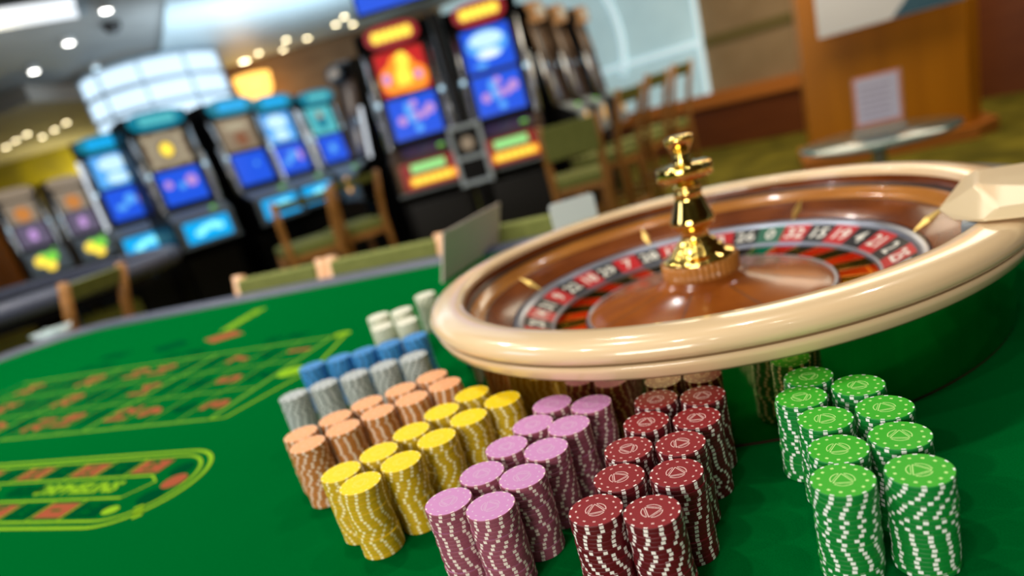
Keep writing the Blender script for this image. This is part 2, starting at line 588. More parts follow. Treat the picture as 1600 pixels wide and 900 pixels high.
COL.objects.link(lo)
lo.location = (-7.4, 14.3, 1.7)

# orange column at the left edge
b = MB()
b.lathe([(0.0, 0), (0.62, 0), (0.62, 0.15), (0.55, 0.2), (0.55, 2.95), (0, 2.95)], CAPW, 32, smooth=False)
struct(b.build('column_trim_7', None, (-8.25, 12.2, 0)))
# wood pillar on the right
pl = MB()
pl.prism([(-0.62, -0.2), (0.50, -0.2), (0.62, -0.02), (0.62, 0.5), (-0.62, 0.5)], 0, 3.0, PILW)
pl.prism([(-0.70, -0.28), (0.54, -0.28), (0.72, -0.08), (0.72, 0.56), (-0.70, 0.56)], 0, 0.10, CAPW)
struct(pl.build('pillar_trim_8', None, (3.52, 5.58, 0), math.radians(-24)))

# poster on the pillar
t = thing('wall_poster', 'white and lilac poster with a dark blue corner on the orange pillar', 'poster', (3.36, 5.265, 1.535), math.radians(-24))
b = MB()
b.box((0, 0, 0), (0.96, 0.012, 1.05), mat('poster white', (0.78, 0.80, 0.86), 0.4))
b.build('poster_sheet', t)
b = MB()
b.flat([(0.02, -0.009, -0.52), (0.47, -0.009, -0.52), (0.47, -0.009, -0.30), (0.18, -0.009, -0.34)], mat('poster navy', (0.05, 0.13, 0.20), 0.4))
b.flat([(-0.33, -0.009, -0.05), (0.0, -0.009, -0.2), (0.15, -0.009, 0.15), (-0.2, -0.009, 0.2)], mat('poster lilac', (0.50, 0.45, 0.72), 0.4))
b.flat([(0.05, -0.0095, 0.0), (0.3, -0.0095, -0.1), (0.34, -0.0095, 0.3), (0.1, -0.0095, 0.4)], mat('poster pink', (0.72, 0.50, 0.55), 0.4))
b.build('printed_picture', t)

# blue television hanging above the slot machines
t = thing('television', 'television with a plain blue screen hung above the red-topped slot machine', 'television', (-0.14, 6.1, 2.32), math.radians(-5))
b = MB()
b.box((0, 0, 0), (0.66, 0.07, 0.42), BLACKM, bev=0.01)
b.build('screen_case', t)
b = MB()
b.flat([(-0.31, -0.037, -0.19), (0.31, -0.037, -0.19), (0.31, -0.037, 0.19), (-0.31, -0.037, 0.19)], G_BLUE)
b.build('screen', t)
b = MB()
b.tube([(0, 0.05, 0.0), (0, 0.05, 0.67)], 0.02, CHROME)
b.build('ceiling_bracket', t)

# ------------------------------------------------------------------ slot machines
def slot_machine(label, loc, face, style, group):
    t = thing('slot_machine', label, 'slot machine', (loc[0], loc[1], 0), yaw(*face), group)
    W = 0.56
    hot = style in ('fruit', 'lagoon')
    # cabinet: stepped side profile pushed across the width
    prof = [(-0.02, 0), (-0.02, 0.66), (-0.20, 0.74), (-0.20, 0.96), (-0.06, 1.05), (0.0, 1.10), (0.08, 1.76), (0.02, 1.80), (0.06, 1.90), (0.5, 1.90), (0.55, 0)]
    b = MB()
    vs = [[b.bm.verts.new((x, y, z)) for y, z in prof] for x in (-W / 2, W / 2)]
    n = len(prof)
    b.bm.faces.new(vs[0])
    b.bm.faces.new(list(reversed(vs[1])))
    for i in range(n):
        b.bm.faces.new((vs[1][i], vs[1][(i + 1) % n], vs[0][(i + 1) % n], vs[0][i]))
    bmesh.ops.recalc_face_normals(b.bm, faces=b.bm.faces)
    b._tag(0, BLACKM)
    b.build('cabinet', t)
    # screens lie on the leaning front; s runs up the slope
    y0, z0, y1, z1 = 0.0, 1.10, 0.08, 1.76

    def fr(x, z, o=0.012):
        k = (z - z0) / (z1 - z0)
        return (x, y0 + (y1 - y0) * k - o, z)

    def screen(nm, za, zb, w, base, blobs):
        bb = MB()
        # bezel
        for (xa, xb, zc, zd) in ((-w - 0.02, -w, za - 0.015, zb + 0.015), (w, w + 0.02, za - 0.015, zb + 0.015), (-w, w, za - 0.015, za), (-w, w, zb, zb + 0.015)):
            bb.hull([fr(xa, zc, 0.018), fr(xb, zc, 0.018), fr(xa, zd, 0.018), fr(xb, zd, 0.018), fr(xa, zc, 0), fr(xb, zc, 0), fr(xa, zd, 0), fr(xb, zd, 0)], DGREYP)
        bz = bb
        o1 = bz.build('screen_bezel', t)
        bb = MB()
        bb.flat([fr(-w, za), fr(w, za), fr(w, zb), fr(-w, zb)], base)
        for j, (bx, bz_, rx, rz_, m_) in enumerate(blobs):
            zc = za + (zb - za) * bz_
            pts = []
            for i in range(14):
                a = 2 * PI * i / 14
                pts.append(fr(bx * w + rx * math.cos(a), zc + rz_ * math.sin(a), 0.0135 + 0.0004 * j))
            bb.flat(pts, m_)
        bb.build(nm, o1)

    lower = [(-0.55, .45, .035, .035, G_PINK), (-0.2, .7, .03, .05, G_SKY), (0.0, .5, .035, .035, G_PINK), (0.05, .8, .03, .03, G_PINK), (0.05, .2, .03, .03, G_SKY),
             (0.35, .5, .03, .03, G_PINK), (0.65, .6, .04, .04, G_PINK), (-0.15, .45, .03, .03, G_SKY)]
    if style == 'fruit':
        screen('upper_screen', 1.44, 1.74, 0.185, G_RED, [(-.5, .35, .09, .10, G_ORANGE), (0, .5, .11, .13, G_ORANGE), (0.1, .75, .05, .06, G_YELLOW), (.55, .3, .08, .09, G_ORANGE), (0, .35, .06, .09, G_YELLOW), (-.7, .4, .03, .04, G_PINK), (.6, .35, .03, .03, G_PINK), (.2, .1, .12, .03, G_ORANGE)])
        screen('lower_screen', 1.12, 1.41, 0.185, G_BLUE, lower)
    elif style == 'lagoon':
        screen('upper_screen', 1.44, 1.74, 0.185, G_BLUE, [(0, .62, .16, .10, G_SKY), (0, .72, .13, .055, G_PALE), (0, .38, .10, .035, G_PALE), (0, .38, .07, .02, G_WHITE), (-.4, .15, .05, .02, G_SKY)])
        screen('lower_screen', 1.12, 1.41, 0.185, G_BLUE, lower)
    elif style == 'clock':
        screen('upper_screen', 1.44, 1.74, 0.185, G_TAN, [(0, .5, .15, .14, G_BEIGE), (0, .5, .10, .11, G_TAN), (0, .5, .055, .06, G_YELLOW), (-.8, .85, .03, .03, G_BEIGE), (.8, .85, .03, .03, G_BEIGE), (-.8, .1, .03, .03, G_BEIGE), (.8, .15, .03, .03, G_BEIGE)])
        screen('lower_screen', 1.12, 1.41, 0.185, G_BLUE, [(.5, .6, .05, .05, G_PINK), (-.6, .6, .035, .035, G_PINK), (0, .5, .03, .03, G_SKY)])
    elif style == 'rock':
        screen('upper_screen', 1.44, 1.74, 0.185, G_TAN, [(0, .75, .14, .04, G_BEIGE), (.1, .35, .07, .07, mat('glow brown', (0, 0, 0), emit=(.30, .12, .06), es=.7))])
        screen('lower_screen', 1.12, 1.41, 0.185, G_BLUE, [(.3, .6, .02, .02, G_SKY)])
    elif style == 'ice':
        screen('upper_screen', 1.44, 1.74, 0.185, G_SKY, [(0, .7, .13, .07, G_PALE), (0, .25, .10, .05, G_PALE)])
        screen('lower_screen', 1.12, 1.41, 0.185, G_BLUE, [(.1, .6, .05, .05, G_SKY), (.6, .55, .03, .06, G_PINK), (-.4, .4, .05, .03, G_SKY)])
    elif style == 'teal':
        screen('upper_screen', 1.44, 1.74, 0.185, G_TEALL, [(0, .5, .08, .10, G_TEAL), (0, .7, .05, .04, G_BEIGE)])
        screen('lower_screen', 1.12, 1.41, 0.185, G_BLUE, [(0, .5, .05, .05, G_SKY)])
    elif style == 'amber':
        screen('upper_screen', 1.44, 1.74, 0.185, G_TAN, [(0, .4, .10, .10, mat('glow dim orange', (0, 0, 0), emit=(.7, .25, .04), es=.7))])
        screen('lower_screen', 1.12, 1.41, 0.185, mat('glow dusk', (0, 0, 0), emit=(.13, .10, .17), es=.8), [(0, .5, .05, .08, G_PINK)])
    elif style in ('edge', 'dark'):
        screen('upper_screen', 1.44, 1.74, 0.185, mat('glow dim brown', (0, 0, 0), emit=(.10, .06, .035), es=.6), [(0, .5, .05, .10, G_TAN)])
        screen('lower_screen', 1.12, 1.41, 0.185, mat('glow dim grey', (0, 0, 0), emit=(.10, .10, .12), es=.6), [(0, .5, .04, .08, G_BEIGE)])
    # side trims: chrome rails with bright tubes
    for sx in (-1, 1):
        bb = MB()
        bb.tube([fr(sx * 0.245, 0.98, 0.03), fr(sx * 0.245, 1.10, 0.03), fr(sx * 0.245, 1.5, 0.03), fr(sx * 0.245, 1.78, 0.02)], 0.021, BROWNP if style in ('edge', 'dark') else CHROME, 8)
        tr = bb.build('chrome_side_trim', t)
        bb = MB()
        bb.tube([fr(sx * 0.272, 1.06, 0.02), fr(sx * 0.272, 1.72 if style == 'ice' else 1.5, 0.02)], 0.020 if style == 'ice' else 0.016, CHROME if (hot or style in ('clock', 'amber') or sx < 0 and style not in ('ice', 'dark')) else G_LED, 8)
        bb.disc((0, 0, 0), 0.02, G_PALE, 12, M=Matrix.Translation(fr(sx * 0.245, 1.40, 0.056)) @ Matrix.Rotation(PI / 2, 4, 'X'))
        bb.build('light_tube', tr)
    # topper
    bb = MB()
    pts = []
    for i in range(24):
        a = 2 * PI * i / 24
        cx_, cz_ = math.cos(a), math.sin(a)
        px = (0.20 if hot else 0.235) * math.copysign(abs(cx_) ** 0.6, cx_)
        pz = 1.84 + 0.075 * math.copysign(abs(cz_) ** 0.8, cz_)
        pts.append((px, pz))
    lo_ = [bb.bm.verts.new((x, -0.02, z)) for x, z in pts]
    hi_ = [bb.bm.verts.new((x, 0.10, z)) for x, z in pts]
    bb.bm.faces.new(lo_)
    bb.bm.faces.new(list(reversed(hi_)))
    for i in range(24):
        bb.bm.faces.new((lo_[i], hi_[i], hi_[(i + 1) % 24], lo_[(i + 1) % 24]))
    bb._tag(0, {'fruit': G_DRED, 'lagoon': G_DRED, 'amber': G_TAN, 'edge': mat('glow faint orange', (0, 0, 0), emit=(.42, .20, .07), es=.7), 'dark': BLACKM}.get(style, G_TEAL))
    tp = bb.build('lit_topper', t)
    bb = MB()
    for j in range(6):
        bb.disc((0, 0, 0), 0.032, {'fruit': G_YELLOW, 'lagoon': G_YELLOW, 'amber': G_TAN, 'edge': G_BEIGE, 'dark': G_TAN}.get(style, G_CYAN if style in ('rock', 'ice') else G_TEALL), 12, ry=0.04,
                M=Matrix.Translation((-0.12 + 0.048 * j, -0.0215 - 0.0003 * j, 1.84)) @ Matrix.Rotation(PI / 2, 4, 'X'))
    bb.build('topper_glow_marks', tp)
    # button deck
    bb = MB()
    bb.hull([(-0.26, -0.06, 1.06), (0.26, -0.06, 1.06), (-0.26, -0.215, 0.975), (0.26, -0.215, 0.975), (-0.26, -0.06, 1.0), (0.26, -0.06, 1.0), (-0.26, -0.205, 0.95), (0.26, -0.205, 0.95)], BROWNP if hot else GREYP, 0.004)
    dk = bb.build('button_deck', t)
    bb = MB()
    bb.lathe([(0.0, 0.014), (0.024, 0.012), (0.027, 0.0)], G_LIME, 16, (0.13, -0.14, 1.018))
    bb.lathe([(0.0, 0.012), (0.014, 0.010), (0.016, 0.0)], GREYP, 12, (0.19, -0.14, 1.018))
    bb.build('round_button', dk)
    # lit front panel
    bb = MB()
    bb.box((0, -0.205, 0.855), (0.52, 0.03, 0.225), BROWNP if hot else GREYP, bev=0.02)
    pn = bb.build('front_panel', t)
    bb = MB()
    if hot:
        bb.box((0, -0.222, 0.855), (0.42, 0.006, 0.19), glow('deep red', (0.35, 0.01, 0.01), 0.6), bev=0.002)
        bb.box((0.0, -0.227, 0.905), (0.26, 0.006, 0.06), G_GREEN, bev=0.002)
        bb.box((0.02, -0.227, 0.815), (0.36, 0.006, 0.062), G_ORANGE, bev=0.002)
        for j in range(6):
            bb.disc((0, 0, 0), 0.026, G_YELLOW, 12, M=Matrix.Translation((-0.12 + 0.052 * j, -0.2315 - 0.0003 * j, 0.815)) @ Matrix.Rotation(PI / 2, 4, 'X'))
    elif style in ('edge', 'dark'):
        bb.disc((0, 0, 0), 0.075, mat('glow lamp orange', (0, 0, 0), emit=(1.0, .50, .12), es=.9), 16, M=Matrix.Translation((0, -0.224, 0.88)) @ Matrix.Rotation(PI / 2, 4, 'X'))
    elif style == 'amber':
        for sx, zz, mm in ((-.1, .9, G_YELLOW), (.06, .93, G_LIME), (.0, .82, G_YELLOW), (-.05, .93, G_LIME)):
            bb.disc((0, 0, 0), 0.07, mm, 14, M=Matrix.Translation((sx, -0.224 - abs(sx) * .01, zz)) @ Matrix.Rotation(PI / 2, 4, 'X'))
    else:
        bb.box((0, -0.222, 0.855), (0.40, 0.008, 0.18), G_CYAN, bev=0.003)
        for j, (sx, sz) in enumerate(((-.08, -.02), (-.02, .01), (.05, .02), (.10, .0))):
            bb.disc((0, 0, 0), 0.042, G_LCYAN, 12, ry=0.03, M=Matrix.Translation((sx, -0.2275 - 0.0004 * j, 0.86 + sz)) @ Matrix.Rotation(PI / 2, 4, 'X'))
    bb.build('lit_display', pn)
    # lower door with chrome edge
    bb = MB()
    bb.box((0, -0.03, 0.36), (0.46, 0.02, 0.54), mat('black lower door', (0.008, 0.008, 0.010), 0.3), bev=0.006)
    bb.build('lower_door', t)
    bb = MB()
    bb.box((0, -0.21, 0.735), (0.54, 0.035, 0.022), GREYP, bev=0.006)
    bb.build('chrome_ledge', t)
    return t


GS = 'slot machines in the hall'
slot_machine('slot machine with a red topper and fiery orange upper screen under the blue television', (-0.22, 5.42), (-0.02, -1), 'fruit', GS)
slot_machine('slot machine with a red topper and blue lagoon upper screen beside the fiery orange one', (0.44, 5.50), (-0.10, -1), 'lagoon', GS)
slot_machine('teal-topped slot machine with a bright white strip on its outer edge', (-3.20, 7.02), (0.42, -0.91), 'ice', GS)
slot_machine('teal-topped slot machine with a golden clock picture on its upper screen', (-2.43, 6.44), (0.58, -0.81), 'clock', GS)
slot_machine('slot machine with a dim brown upper picture next past the golden clock machine', (-1.93, 6.98), (0.74, -0.67), 'rock', GS)
slot_machine('teal-topped slot machine with pale blue upper screen, between the brown and the teal pictures', (-1.69, 7.66), (0.76, -0.65), 'ice', GS)
slot_machine('slot machine with a teal upper screen, last of the receding angled row', (-1.36, 8.38), (0.76, -0.65), 'teal', GS)
slot_machine('small distant slot machine by the orange column with amber and dusk screens', (-5.95, 9.95), (0.62, -0.78), 'amber', GS)
slot_machine('small distant slot machine with amber screen, second from the orange column', (-5.45, 10.35), (0.62, -0.78), 'amber', GS)
slot_machine('distant narrow slot machine with teal screen seen just beyond the bright white strip', (-4.92, 10.75), (0.62, -0.78), 'teal', GS)
slot_machine('slot machine seen almost edge-on, first of the three beside the lagoon machine', (1.00, 6.35), (0.93, -0.36), 'edge', GS)
slot_machine('slot machine seen almost edge-on, middle of the three beside the lagoon machine', (1.30, 6.98), (0.93, -0.36), 'edge', GS)
slot_machine('slot machine seen almost edge-on, last of the three beside the lagoon machine', (1.65, 7.62), (0.93, -0.36), 'edge', GS)
slot_machine('slot machine turned away, showing white chrome strips beside the fiery orange machine', (-0.86, 6.75), (-0.90, -0.44), 'dark', GS)

# ticket unit between the two red-topped machines
t = thing('ticket_unit', 'black ticket unit with a grey square frame between the two red-topped slot machines', 'ticket machine', (0.115, 5.44, 0), yaw(-0.06, -1))
b = MB()
b.box((0, 0.2, 0.95), (0.07, 0.5, 1.9), BLACKM)
b.build('cabinet', t)
b = MB()
FRM = mat('blue grey frame', (0.62, 0.74, 0.84), 0.4)
for x, z, sx, sz in ((-0.11, 0.90, 0.03, 0.44), (0.11, 0.90, 0.03, 0.44), (0, 1.10, 0.25, 0.03), (0, 0.70, 0.25, 0.03), (0, 0.88, 0.22, 0.03)):
    b.box((x, -0.268, z), (sx, 0.03, sz), FRM, bev=0.008)
fo = b.build('square_frame', t)
b = MB()
b.box((0, -0.15, 0.90), (0.066, 0.20, 0.38), BLACKM)
b.box((0, -0.258, 0.90), (0.20, 0.016, 0.38), BLACKM)
b.build('dark_recess', t)
b = MB()
b.disc((0, 0, 0), 0.05, G_TAN, 14, M=Matrix.Translation((0, -0.2675, 0.98)) @ Matrix.Rotation(PI / 2, 4, 'X'))
b.build('small_dial', fo)


# ------------------------------------------------------------------ chairs
def chair(label, loc, face, seat_h, top, w=0.40, wood=None, group=None, pad_h=0.22, name='wooden_chair'):
    """face = the way a sitter looks"""
    wood = wood or CHAIRW
    t = thing(name, label, 'chair', (loc[0], loc[1], 0), yaw(*face), group)
    b = MB()
    b.box((0, 0, seat_h - 0.03), (w, 0.40, 0.07), OLIVE, bev=0.02)
    b.build('seat', t)
    b = MB()
    for (x0, y0, z0), (dx, dy, dz) in (((0, -0.18, seat_h - 0.08), (w - 0.02, 0.025, 0.05)), ((0, 0.18, seat_h - 0.08), (w - 0.02, 0.025, 0.05)), ((-w / 2 + 0.02, 0, seat_h - 0.08), (0.025, 0.36, 0.05)), ((w / 2 - 0.02, 0, seat_h - 0.08), (0.025, 0.36, 0.05))):
        b.box((x0, y0, z0), (dx, dy, dz), wood)
    b.build('seat_frame', t)
    for sx in (-1, 1):
        b = MB()
        b.tube([(sx * (w / 2 - 0.02), -0.18, seat_h - 0.06), (sx * (w / 2 - 0.015), -0.20, 0)], [0.022, 0.018], wood, 8)
        b.build('leg', t)
        b = MB()
        b.tube([(sx * (w / 2 - 0.01), 0.24, 0), (sx * (w / 2 - 0.01), 0.20, seat_h), (sx * (w / 2 - 0.005), 0.235, (seat_h + top) / 2), (sx * w / 2, 0.29, top)], [0.02, 0.024, 0.024, 0.022], wood, 8)
        b.build('leg', t)
    b = MB()
    b.hull([(x, y, z) for x in (-w / 2 + 0.01, w / 2 - 0.01) for (y, z) in ((0.255, top - 0.01), (0.30, top - 0.01), (0.225, top - pad_h), (0.265, top - pad_h))], OLIVE, 0.008)
    b.build('backrest', t)
    hs = seat_h * 0.38
    for (x0, y0, dx, dy) in ((0, -0.19, w - 0.04, 0.02), (-w / 2 + 0.02, 0.02, 0.02, 0.40), (w / 2 - 0.02, 0.02, 0.02, 0.40), (0, 0.22, w - 0.04, 0.02)):
        b = MB()
        b.box((x0, y0, hs), (dx, dy, 0.03), wood)
        b.build('stretcher', t)
    return t


GC = 'wooden chairs at the slot machines'
chair('wooden chair with olive back facing the lagoon slot machine', (0.74, 4.62), (0.12, 1), 0.62, 0.97, 0.36, group=GC)
chair('wooden bar chair seen from the side, in front of the first edge-on slot machine', (1.06, 5.12), (-0.75, 0.65), 0.66, 1.06, 0.36, group=GC, pad_h=0.10)
chair('wooden bar chair seen from the side, in front of the middle edge-on slot machine', (1.42, 5.62), (-0.75, 0.65), 0.66, 1.10, 0.36, group=GC, pad_h=0.10)
chair('wooden bar chair seen from the side, closest of the row to the window wall', (1.80, 6.15), (-0.75, 0.65), 0.66, 1.12, 0.36, group=GC, pad_h=0.10)
chair('wooden chair with olive seat before the brown-pictured slot machine', (-1.16, 4.75), (-0.45, 0.9), 0.66, 0.96, 0.36, group=GC, pad_h=0.06)
chair('wooden chair half hidden between the clock machine and the fiery orange one', (-0.86, 5.08), (-0.5, 0.9), 0.66, 0.98, 0.34, group=GC, pad_h=0.06)
chair('wooden chair before the teal-topped machine with the white strip, beside the black-edged table', (-1.93, 3.10), (-0.95, 0.25), 0.62, 0.93, 0.34, group=GC, pad_h=0.08)

# far players' chairs tucked at the roulette table
GT = 'olive-backed chairs along the far side of the roulette table'
for u, cw, lab in ((-1.60, 0.36, 'olive-backed chair with pale posts at the roulette table, the one nearer the empty end'),
               (-1.175, 0.41, 'olive-backed chair with pale posts at the roulette table, beside the standing beige card'),
               (-0.74, 0.40, 'olive-backed chair at the roulette table, seen between the two standing cards')):
    x, y = T2(u, 1.795 - 0.29)
    # pushed in: the seat is under the table and only the back stands above the rail
    chair(lab, (x, y), (-EV.x, -EV.y), 0.44, 0.822, cw, wood=PALEW, group=GT, pad_h=0.24, name='table_chair')

# glass side table with a sign
t = thing('glass_side_table', 'round greenish glass side table on a metal column before the orange pillar', 'table', (1.736, 2.852, 0))
b = MB()
b.lathe([(0, 0.0), (0.30, 0.0), (0.306, 0.007), (0.30, 0.014), (0, 0.014)], mat('green tinted glass', (0.16, 0.30, 0.27), 0.06, trans=0.35, coat=0.5), 48, (0, 0, 0.60))
b.build('glass_top', t)
b = MB()
b.lathe([(0.0, 0.6), (0.09, 0.6), (0.09, 0.585), (0.03, 0.57), (0.03, 0.03), (0.24, 0.02), (0.25, 0), (0, 0)], CHROME, 24)
b.build('column', t)
t = thing('sign_holder', 'clear sign holder with a white printed notice edged in red on the glass table', 'sign', (1.768, 2.885, 0.614), math.radians(-28))
b = MB()
b.box((0, 0, 0.012), (0.20, 0.09, 0.008), PLEX)
b.box((0, 0.004, 0.125), (0.19, 0.004, 0.235), PLEX)
b.build('clear_stand', t)
b = MB()
b.box((0, 0, 0.14), (0.175, 0.002, 0.205), mat('notice red edge', (0.75, 0.30, 0.25), 0.4))
b.box((0, -0.002, 0.142), (0.155, 0.002, 0.18), mat('notice paper', (0.66, 0.62, 0.74), 0.4))
for i in range(6):
    b.box((-0.01, -0.0035, 0.075 + i * 0.024), (0.10 + 0.02 * (i % 2), 0.001, 0.006), mat('notice print', (0.42, 0.36, 0.48), 0.5))
b.build('notice', t)

# second gaming table at the left, dark padded edge
t = thing('gaming_table', 'black gaming table with a grey padded edge beyond the empty end of the roulette table', 'table', (-2.75, 3.55, 0), math.radians(8))
b = MB()
pts = [(1.15 * math.cos(a), 0.8 * math.sin(a)) for a in [2 * PI * i / 40 for i in range(40)]]
b.prism([(x * 0.9, y * 0.9) for x, y in pts], 0.78, 0.86, BLACKM)
b.build('table_body', t)
b = MB()
b.tube([(x, y, 0.87) for x, y in pts] + [(pts[0][0], pts[0][1], 0.87)], 0.045, LEATHER, 10)
b.build('padded_edge', t)
for sx in (-0.5, 0.5):
    b = MB()
    b.lathe([(0.0, 0.78), (0.10, 0.78), (0.08, 0.4), (0.12, 0.05), (0.3, 0.0), (0, 0)], TABLEW, 20, (sx, 0, 0))
    b.build('pedestal', t)

# ================================================================== roulette table
table = thing('roulette_table', 'green felt roulette table with a printed betting layout and dark padded rail', 'table', (0, 0, TZ), UA)
UL, UR, VN, VF = -2.62, 0.34, -0.42, 1.655


def rr(u0, u1, v0, v1, r, n=8):
    out = []
    for (cx_, cy_, a0) in ((u1 - r, v1 - r, 0), (u0 + r, v1 - r, 90), (u0 + r, v0 + r, 180), (u1 - r, v0 + r, 270)):
        for i in range(n + 1):
            a = math.radians(a0 + 90 * i / n)
            out.append((cx_ + r * math.cos(a), cy_ + r * math.sin(a)))
    return out


b = MB()
b.prism(rr(UL, UR, VN, VF, 0.30), -0.03, 0.0, FELT)
b.build('felt_top', table)
b = MB()
path = rr(UL - 0.035, UR + 0.035, VN - 0.035, VF + 0.035, 0.335)
pr = [(-0.04, -0.06), (-0.043, -0.01), (-0.035, 0.008), (-0.015, 0.016), (0.012, 0.016), (0.033, 0.006), (0.042, -0.015), (0.042, -0.07)]
n = len(path)
rows = []
for i, p in enumerate(path):
    a, c = path[i - 1], path[(i + 1) % n]
    d = Vector((c[0] - a[0], c[1] - a[1])).normalized()
    nx, ny = d.y, -d.x
    rows.append([b.bm.verts.new((p[0] + nx * o, p[1] + ny * o, z)) for o, z in pr])
for i in range(n):
    A, B = rows[i], rows[(i + 1) % n]
    for k in range(len(pr) - 1):
        b.bm.faces.new((A[k], B[k], B[k + 1], A[k + 1])).smooth = True
bmesh.ops.recalc_face_normals(b.bm, faces=b.bm.faces)
b._tag(0, LEATHER, True)
b.build('padded_rail', table)
b = MB()
b.prism(rr(UL + 0.02, UR - 0.02, VN + 0.02, VF - 0.02, 0.28), -0.20, -0.03, TABLEW)
b.build('table_apron', table)
for uu in (-2.0, 0.0):
    b = MB()
    b.box((uu, 0.62, -0.48), (0.5, 0.9, 0.56), TABLEW, bev=0.02)
    b.build('pedestal', table)

# printed layout on the felt
GLINE = mat('pale felt print line', (0.13, 0.33, 0.03), 0.9, spec=0.0)
ly = MB()
Z1 = 0.0006
NR, MID, FR_ = 0.747, 0.93, 1.112
LW = 0.006
U0, PIT, NC = -0.921, 0.082, 14
UE = U0 - PIT * 12
for v in (NR, FR_):
    ly.ribbon([(U0, v), (UE - PIT, v)], LW * 1.3, Z1, GLINE)
for k in (1, 2):
    v = NR + (FR_ - NR) * k / 3
    ly.ribbon([(U0, v), (UE - PIT, v)], LW * 0.7, Z1, GLINE)
for k in range(14):
    ly.ribbon([(U0 - PIT * k, NR), (U0 - PIT * k, FR_)], LW * (1.5 if k % 4 == 0 else 0.6), Z1, GLINE)
ly.ribbon([(U0, NR), (U0 + 0.035, NR), (U0 + 0.085, MID), (U0 + 0.035, FR_), (U0, FR_)], LW, Z1, YLINE)
REDS = {1, 3, 5, 7, 9, 12, 14, 16, 18, 19, 21, 23, 25, 27, 30, 32, 34, 36}
rotM = Matrix.Rotation(PI / 2, 4, 'Z')


def numeral(s, u, v, size, m_, ang=PI / 2):
    ly.text(str(s), size, Matrix.Translation((u, v, Z1 + 0.0003)) @ Matrix.Rotation(ang, 4, 'Z'), m_, 0.002)


rowv = [FR_ - 0.061, MID, NR + 0.061]
for nnum in range(1, 37):
    k = (nnum - 1) // 3
    v = rowv[(nnum - 1) % 3]
    u = U0 - PIT * (k + 0.5)
    m_ = RPRINT if nnum in REDS else BPRINT
    ly.text(str(nnum), 0.076, Matrix.Translation((u, v, Z1)) @ Matrix.Rotation(PI / 2, 4, 'Z') @ Matrix.Diagonal((0.85 if nnum > 9 else 1.0, 1.0, 1, 1)), m_, 0.0035)
numeral('0', U0 + 0.04, MID, 0.09, YLINE)
# dozens band, even chances
for k in range(3):
    ua, ub = U0 - PIT * 4 * k, U0 - PIT * 4 * (k + 1)
    ly.text(['1st 12', '2nd 12', '3rd 12'][k], 0.05, Matrix.Translation(((ua + ub) / 2, FR_ + 0.05, Z1)) @ Matrix.Rotation(PI, 4, 'Z'), BPRINT, 0.002)
ly.flat([(-1.374 - 0.07, 1.258, Z1), (-1.374, 1.258 - 0.04, Z1), (-1.374 + 0.07, 1.258, Z1), (-1.374, 1.258 + 0.04, Z1)], RPRINT)
ly.flat([(-1.56 - 0.07, 1.251, Z1), (-1.56, 1.251 - 0.04, Z1), (-1.56 + 0.07, 1.251, Z1), (-1.56, 1.251 + 0.04, Z1)], BPRINT)
ly.text('PAIR', 0.055, Matrix.Translation((-1.78, 1.25, Z1)) @ Matrix.Rotation(PI, 4, 'Z'), BPRINT, 0.002)
ly.text('MANQUE', 0.042, Matrix.Translation((-1.44, 1.41, Z1)) @ Matrix.Rotation(math.radians(100), 4, 'Z'), YLINE, 0.006)
ly.text('0', 0.05, Matrix.Translation((-0.90, 1.117, Z1)) @ rotM, YLINE, 0.006)
ly.text('0', 0.06, Matrix.Translation((-0.885, 0.924, Z1)) @ rotM, YLINE, 0.008)
# racetrack
va, vb = 0.455, 0.640
vm, rad = (va + vb) / 2, (vb - va) / 2


def track(r, uc=-0.85, ul=-2.1, w=LW):
    pts_ = [(ul, vm + r)] + [(uc + r * math.cos(a), vm + r * math.sin(a)) for a in [math.radians(90 - 7.5 * i) for i in range(25)]] + [(ul, vm - r)]
    pts_ += [(ul - r * math.sin(a), vm - r * math.cos(a)) for a in [math.radians(7.5 * i) for i in range(1, 24)]]
    ly.ribbon(pts_, w, Z1, YLINE, closed=True)
    return pts_


track(rad)
track(rad - 0.014, w=LW * 0.8)
inn = 0.027
ly.ribbon([(-2.1, vm + inn), (-0.86, vm + inn), (-0.835, vm + 0.010), (-0.86, vm - inn), (-2.1, vm - inn)], LW * 0.8, Z1, YLINE, closed=True)
SEQ = [0, 32, 15, 19, 4, 21, 2, 25, 17, 34, 6, 27, 13, 36, 11, 30, 8, 23, 10, 5, 24, 16, 33, 1, 20, 14, 31, 9, 22, 18, 29, 7, 28, 12, 35, 3, 26]
vt = (rad - 0.014 + inn) / 2
for k in range(17):
    u = -0.89 - 0.068 * k
    for sgn, off in ((1, 3), (-1, 22)):
        nn = SEQ[(off + k) % 37]
        m_ = RPRINT if nn in REDS else BPRINT
        hh = (rad - 0.018 - inn) / 2 - 0.002
        ly.box((u, vm + sgn * vt, Z1 - 0.0003), (0.060, hh * 1.5, 0.0006), m_)
        ly.text(str(nn), 0.030, Matrix.Translation((u, vm + sgn * vt, Z1 + 0.0004)) @ Matrix.Rotation(PI / 2, 4, 'Z'), FELT, 0.001)
        ly.ribbon([(u - 0.034, vm + sgn * inn), (u - 0.034, vm + sgn * (rad - 0.014))], 0.003, Z1, YLINE)
for a in (50, 10, -30):
    a = math.radians(a)
    ly.disc((-0.85 + vt * math.cos(a), vm + vt * math.sin(a), Z1), 0.018, RPRINT if math.degrees(a) > 0 and math.degrees(a) < 30 else BPRINT, 16)
ly.text('ORPHELINS', 0.036, Matrix.Translation((-0.99, vm, Z1)) , YLINE, 0.0015)
ly.text('SERIE 5/8', 0.036, Matrix.Translation((-1.26, vm, Z1)), YLINE, 0.0015)
ly.text('0/2/3', 0.036, Matrix.Translation((-1.11, vm, Z1)), BPRINT, 0.0015)
ly.ribbon([(-0.80, 0.50), (-0.775, 0.475)], 0.012, Z1, YLINE)
